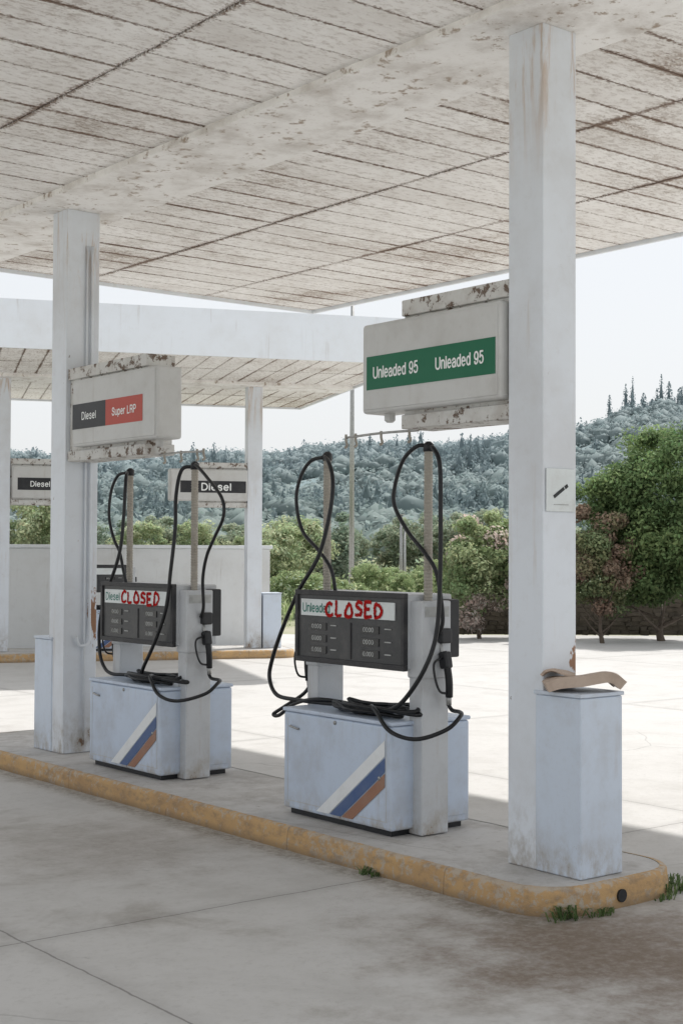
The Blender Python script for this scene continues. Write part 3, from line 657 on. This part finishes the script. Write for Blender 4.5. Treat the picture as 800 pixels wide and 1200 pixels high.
lst=[(322,38,2,.62),(345,44,2,.80),(380,50,1,1.0),(402,60,0,.8),(436,40,3,.36),(455,42,3,.40),(425,43,3,.36),(470,64,0,.9),(505,70,1,1.05),(535,66,0,.95),(490,42,3,.36),(512,44,3,.42),(580,64,0,1.15),(650,64,0,1.0),(700,70,0,1.0),(40,50,2,1.0),(22,56,0,1.0),(65,52,2,.85),(130,58,1,.9),(165,54,2,.75),(200,60,0,.85),(235,56,2,.75),(265,60,0,.9),(295,52,2,.72),(-20,54,0,1.0),(-70,58,1,1.1),(740,62,0,.95),(800,66,1,1.1),(860,64,0,1.0),(365,36,3,.34),(395,37,3,.30),(345,35,3,.36),(415,35,3,.28),(472,36,3,.30)]
for px,d,k,sc in lst:
    nm=['olive_tree','dark_tree','pale_green_tree','leafy_bush'][k]; lb=['grey-green olive tree in the field behind','dark green tree in the field behind','pale yellow-green tree in the field behind','low leafy green bush in the field behind'][k]
    t=thing(nm,lb,'tree',site(d,(px-400)/1667*d),random.uniform(0,6.28),'trees in the field behind the station'); t.scale=(sc*random.uniform(.8,1.3),sc*random.uniform(.8,1.3),sc*random.uniform(.85,1.1))
    for part,me,mt in (('crown',kinds[k][0],'leaf'),('trunk',kinds[k][1],'bark')):
        if not me.materials: me.materials.append(M[mt])
        o=bpy.data.objects.new(part,me); link(o,t)
cl=[]; gr=[]
random.seed(8)
for i in range(850):
    d=random.uniform(31,115); s=random.uniform(-.33,.42)*d
    if 42<d<52 and s>-6: continue
    r=random.uniform(.3,.9)*(1+d/110); c=random.choice(OL+YG+LG); x,y,z=site(d,s,r*.4); near=d<55; cl.append(((x,y,z),(r*1.2,r*1.2,r*.6),200 if near else 80,c,.05 if near else .12))
for i in range(420):
    d=random.uniform(29,62); s=random.uniform(-.33,.42)*d
    if 42<d<52 and s>-6: continue
    x,y,z=site(d,s,-.03); gr.append(((x,y,z),random.uniform(.4,1.0),70,random.choice([(.44,.50,.29),(.36,.44,.22),(.48,.50,.32)]),random.uniform(.25,.75)))
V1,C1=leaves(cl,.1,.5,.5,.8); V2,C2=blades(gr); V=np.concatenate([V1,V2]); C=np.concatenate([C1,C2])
o=mesh_obj('shrubbery',leafmesh('shrubbery',V,C),M['leaf']); o['kind']='stuff'; o['label']='mixed low green scrub and grass filling the field'; o['category']='shrubs'

# hills
prof=[(-900,100),(-100,98),(120,96),(250,104),(330,106),(420,118),(520,116),(600,126),(680,135),(720,150),(770,164),(830,158),(1000,165),(1500,180)]
def ridge(px):
    return float(np.interp(px,[p[0] for p in prof],[p[1] for p in prof]))
def hill_z(d,s):
    px=s/d*1667+400; h=ridge(px)/1667*500
    u=min(1,max(0,(d-130)/370)); k=u*u*(3-2*u); k=.25*u+.75*k
    z=h*k+noise.noise(Vector((s*.012,d*.012,3)))*13*k*(1-k*.7)+noise.noise(Vector((s*.035,d*.03,8)))*4*min(1,k*3)*(1-.5*k)
    if d>500: z-= (d-500)*.25
    return z-.1+ (0 if k>0 else -.2)
V=[];F=[];nx=110;ny=60
for j in range(ny+1):
    for i in range(nx+1):
        d=130+j*(520/ny); s=(-.5+i/nx*1.05)*d*1.0; V.append(site(d,s,hill_z(d,s)))
for j in range(ny):
    for i in range(nx):
        a=j*(nx+1)+i; F.append((a,a+1,a+nx+2,a+nx+1))
me=bpy.data.meshes.new('hill'); me.from_pydata(V,[],F)
t=NT('haze_tinted_hillside'); n=t.noise(.05,6,.6); hm=t.fin(t.mix(t.ramp(n,.35,.65),(.22,.285,.295),(.27,.32,.32)),.95,0,.05)  # bluish air haze put into the hill's base colour
o=mesh_obj('hill',me,hm,smooth=True); o['kind']='structure'
random.seed(9); cl=[]; PV=[];PC=[]; TV=[];TF=[];TC=[]; toff=0
haze_tint=np.array((.46,.56,.62))  # air haze put into the tree colours, stronger with distance
bm=bmesh.new(); bmesh.ops.create_icosphere(bm,subdivisions=1,radius=1); ICO=np.array([v.co[:] for v in bm.verts]); ICF=np.array([[v.index for v in f.verts] for f in bm.faces]); bm.free()
def core(c,r,col,cone=0.0):
    """small solid heart that closes the gaps between the leaves of a distant crown"""
    global toff
    n=ICO; p=n*(1+rng.normal(size=len(n))*.15)[:,None]
    if cone:
        u=(p[:,2]+1)/2; tp=np.clip(1.1-u*.95,.05,1.2)[:,None]; p=np.concatenate([p[:,:2]*tp,p[:,2:3]],1)
    p=p*np.array(r)+np.array(c); TV.append(p); TF.append(ICF+toff); toff+=len(n)
    sh=.92+.08*n[:,2]; cc=np.array(col)[None]*sh[:,None]; TC.append(np.concatenate([np.clip(cc,0,1),np.ones((len(n),1))],1))  # slight top-to-bottom shading put into the core colour
def conif(c,h,w,col,n):
    core((c[0],c[1],c[2]+h*.45),(w*.6,w*.6,h*.45),col,1)
    u=rng.random(n)**.8; ang=rng.random(n)*6.283; r=w*(1-u)**.6*(.6+.5*rng.random(n)); p=np.stack([c[0]+np.cos(ang)*r,c[1]+np.sin(ang)*r,c[2]+h*(.04+.96*u)],1)
    nrm=np.stack([np.cos(ang),np.sin(ang),np.full(n,.6)],1)+rng.normal(size=(n,3))*.35; nrm/=np.linalg.norm(nrm,axis=1)[:,None]
    q=np.cross(nrm,rng.normal(size=(n,3))); q/=np.linalg.norm(q,axis=1)[:,None]; q2=np.cross(nrm,q)
    sz=(w*.22*(1.1-.5*u))[:,None]; a=q2*sz; b=q*sz*.8
    PV.append(np.stack([p-a,p-b,p+a,p+b],1).reshape(-1,3)); k=(.95+.1*rng.random(n))*(.93+.1*u); cc=np.array(col)[None]*k[:,None]; PC.append(np.repeat(np.concatenate([cc,np.ones((n,1))],1),4,0))
cnt=0
while cnt<6000:
    d=135+random.random()**.75*375; s=random.uniform(-.30,.34)*d
    x,y,_=site(d,s); z=hill_z(d,s)
    dens=noise.noise(Vector((s*.03,d*.03,20))); mixn=noise.noise(Vector((s*.018,d*.015,50)))
    if dens<-.25 and random.random()<.5: continue
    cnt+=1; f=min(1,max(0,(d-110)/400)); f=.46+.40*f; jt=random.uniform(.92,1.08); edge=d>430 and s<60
    if random.random()<(.08 if edge else .22+mixn*1.0):
        g=np.array(random.choice([(.085,.135,.095),(.10,.155,.105),(.075,.125,.095)]))*jt; col=g*(1-f)+haze_tint*f*.66
        big=random.random()<.10
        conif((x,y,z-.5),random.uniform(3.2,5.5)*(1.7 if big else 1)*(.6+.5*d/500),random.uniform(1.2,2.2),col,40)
    else:
        # large-scale drifts of tone rather than tree-by-tree speckle
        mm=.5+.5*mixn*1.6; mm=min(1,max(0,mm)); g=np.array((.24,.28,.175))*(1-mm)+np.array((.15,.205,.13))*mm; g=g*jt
        col=tuple(g*(1-f)+haze_tint*f*.74); r=random.uniform(1.3,3.3)
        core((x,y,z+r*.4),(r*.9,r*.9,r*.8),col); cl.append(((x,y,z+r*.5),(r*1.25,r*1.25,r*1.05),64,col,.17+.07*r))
for i in range(62):
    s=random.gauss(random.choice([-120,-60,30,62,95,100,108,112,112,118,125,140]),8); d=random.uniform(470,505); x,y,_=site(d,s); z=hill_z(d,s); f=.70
    col=np.array((.08,.125,.10))*(1-f)+haze_tint*f*.66; conif((x,y,z-1),(random.choice([7,9,12,15]) if s>50 else random.choice([4,5,7,9]))*random.uniform(.8,1.1),random.uniform(1.4,2.8),col,120)
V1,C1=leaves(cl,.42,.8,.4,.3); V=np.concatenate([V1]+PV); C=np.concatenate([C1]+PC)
o=mesh_obj('forest',leafmesh('forest',V,C,np.concatenate(TV),np.concatenate(TF),np.concatenate(TC)),M['far']); o['kind']='stuff'; o['label']='haze-tinted conifer and mixed forest covering the hillside'; o['category']='forest'

def pole(name,label,cat,d,px,h,r,lamp):
    t=thing(name,label,cat,site(d,(px-400)/1667*d))
    tube('post',[(0,0,0),(0,0,h*.5),(0,0,h)],[r*1.2,r,r*.7],M['steel'],t,10,0)
    boxes('base_plate',[(-.15,.15,-.15,.15,0,.04)],M['steel'],t)
    if lamp:
        tube('arm',[(0,0,h-.05),(.5,-.4,h+.3),(1.2,-.95,h+.35)],.05,M['steel'],t,8,4); boxes('lamp_head',[(1.1,1.7,-1.1,-.85,h+.3,h+.42)],M['steel'],t,.04)
    else: boxes('cap',[(-.08,.08,-.08,.08,h,h+.03)],M['steel'],t)
pole('street_lamp','tall slim grey street lamp post','street lamp',46,412,10.5,.075,True)
pole('metal_post','short grey metal post beside the road','post',46,470,2.8,.06,False)
pole('metal_post','short grey metal post beside the road','post',46,474,2.4,.05,False)

def weeds(label,loc,n,r,h,seed):
    random.seed(seed); t=thing('weed',label,'weed',loc,0,'weeds along the kerb'); V=[];F=[];C=[]
    for i in range(n):
        a=random.uniform(0,6.28); q=r*random.random()**.6; x,y=math.cos(a)*q,math.sin(a)*q*.5; hh=h*random.uniform(.4,1); b=random.uniform(0,6.28); w=.004; l=hh*random.uniform(.3,1.3)
        dx,dy=math.cos(b),math.sin(b); k=len(V)
        V+=[(x-dy*w,y+dx*w,0),(x+dy*w,y-dx*w,0),(x+dx*l*.4+dy*w,y+dy*l*.4-dx*w,hh*.7),(x+dx*l*.4-dy*w,y+dy*l*.4+dx*w,hh*.7)]; F.append((k,k+1,k+2,k+3))
        V+=[(x+dx*l,y+dy*l,hh*.75)]; F.append((k+3,k+2,k+4))
        c=random.choice(((.13,.20,.08),(.10,.16,.06),(.18,.24,.10))); C+=[(*c,1)]*5
    me=bpy.data.meshes.new('blades'); me.from_pydata(V,[],F); at=me.color_attributes.new('Col','FLOAT_COLOR','POINT')
    for i,c in enumerate(C): at.data[i].color=c
    mesh_obj('blades',me,M['leaf'],t)
for x,y,n,r,h,s in ((4.72,4.33,60,.10,.08,1),(4.9,4.29,40,.08,.05,2),(5.50,4.36,70,.10,.08,3),(5.60,4.46,50,.09,.07,4),(4.585,5.55,30,.05,.05,5),(4.585,5.48,20,.04,.04,6),(5.35,4.29,25,.06,.04,7)):
    weeds('small green weeds growing against the kerb',(x,y,GZ),n,r,h,s)

# ------------------------------------------------------------ light, world
sd=Vector((.525,.06,.85)).normalized()
L=bpy.data.lights.new('sun','SUN'); L.energy=4.0; L.angle=math.radians(1.5); L.color=(1,.975,.945)
lo=bpy.data.objects.new('sun',L); COL.objects.link(lo); lo.rotation_euler=(-sd).to_track_quat('-Z','Y').to_euler()
W=bpy.data.worlds.new('World'); S.world=W; W.use_nodes=True; nt=W.node_tree; nt.nodes.clear()
out=nt.nodes.new('ShaderNodeOutputWorld'); bg=nt.nodes.new('ShaderNodeBackground'); sk=nt.nodes.new('ShaderNodeTexSky'); sk.sky_type='NISHITA'; sk.sun_disc=False
sk.sun_elevation=math.asin(sd.z); sk.sun_rotation=math.atan2(sd.x,sd.y); sk.air_density=1.0; sk.dust_density=4.0; sk.ozone_density=1.0
mx=nt.nodes.new('ShaderNodeMix'); mx.data_type='RGBA'; mx.inputs[0].default_value=.80; mx.inputs[7].default_value=(6.5,6.62,6.75,1)
nt.links.new(sk.outputs[0],mx.inputs[6]); nt.links.new(mx.outputs[2],bg.inputs[0]); bg.inputs[1].default_value=.147; nt.links.new(bg.outputs[0],out.inputs[0])

# ------------------------------------------------------------ camera
cam=bpy.data.cameras.new('camera'); co=bpy.data.objects.new('camera',cam); COL.objects.link(co)
cam.sensor_fit='VERTICAL'; cam.sensor_height=36; cam.sensor_width=24; cam.lens=50; cam.clip_end=6000; cam.clip_start=.05
m=Matrix.Rotation(math.radians(-38.5),4,'Z')@Matrix.Rotation(math.radians(91.55),4,'X')@Matrix.Rotation(math.radians(.25),4,'Z')
co.matrix_world=Matrix.Translation((0,0,1.64))@m
S.camera=co
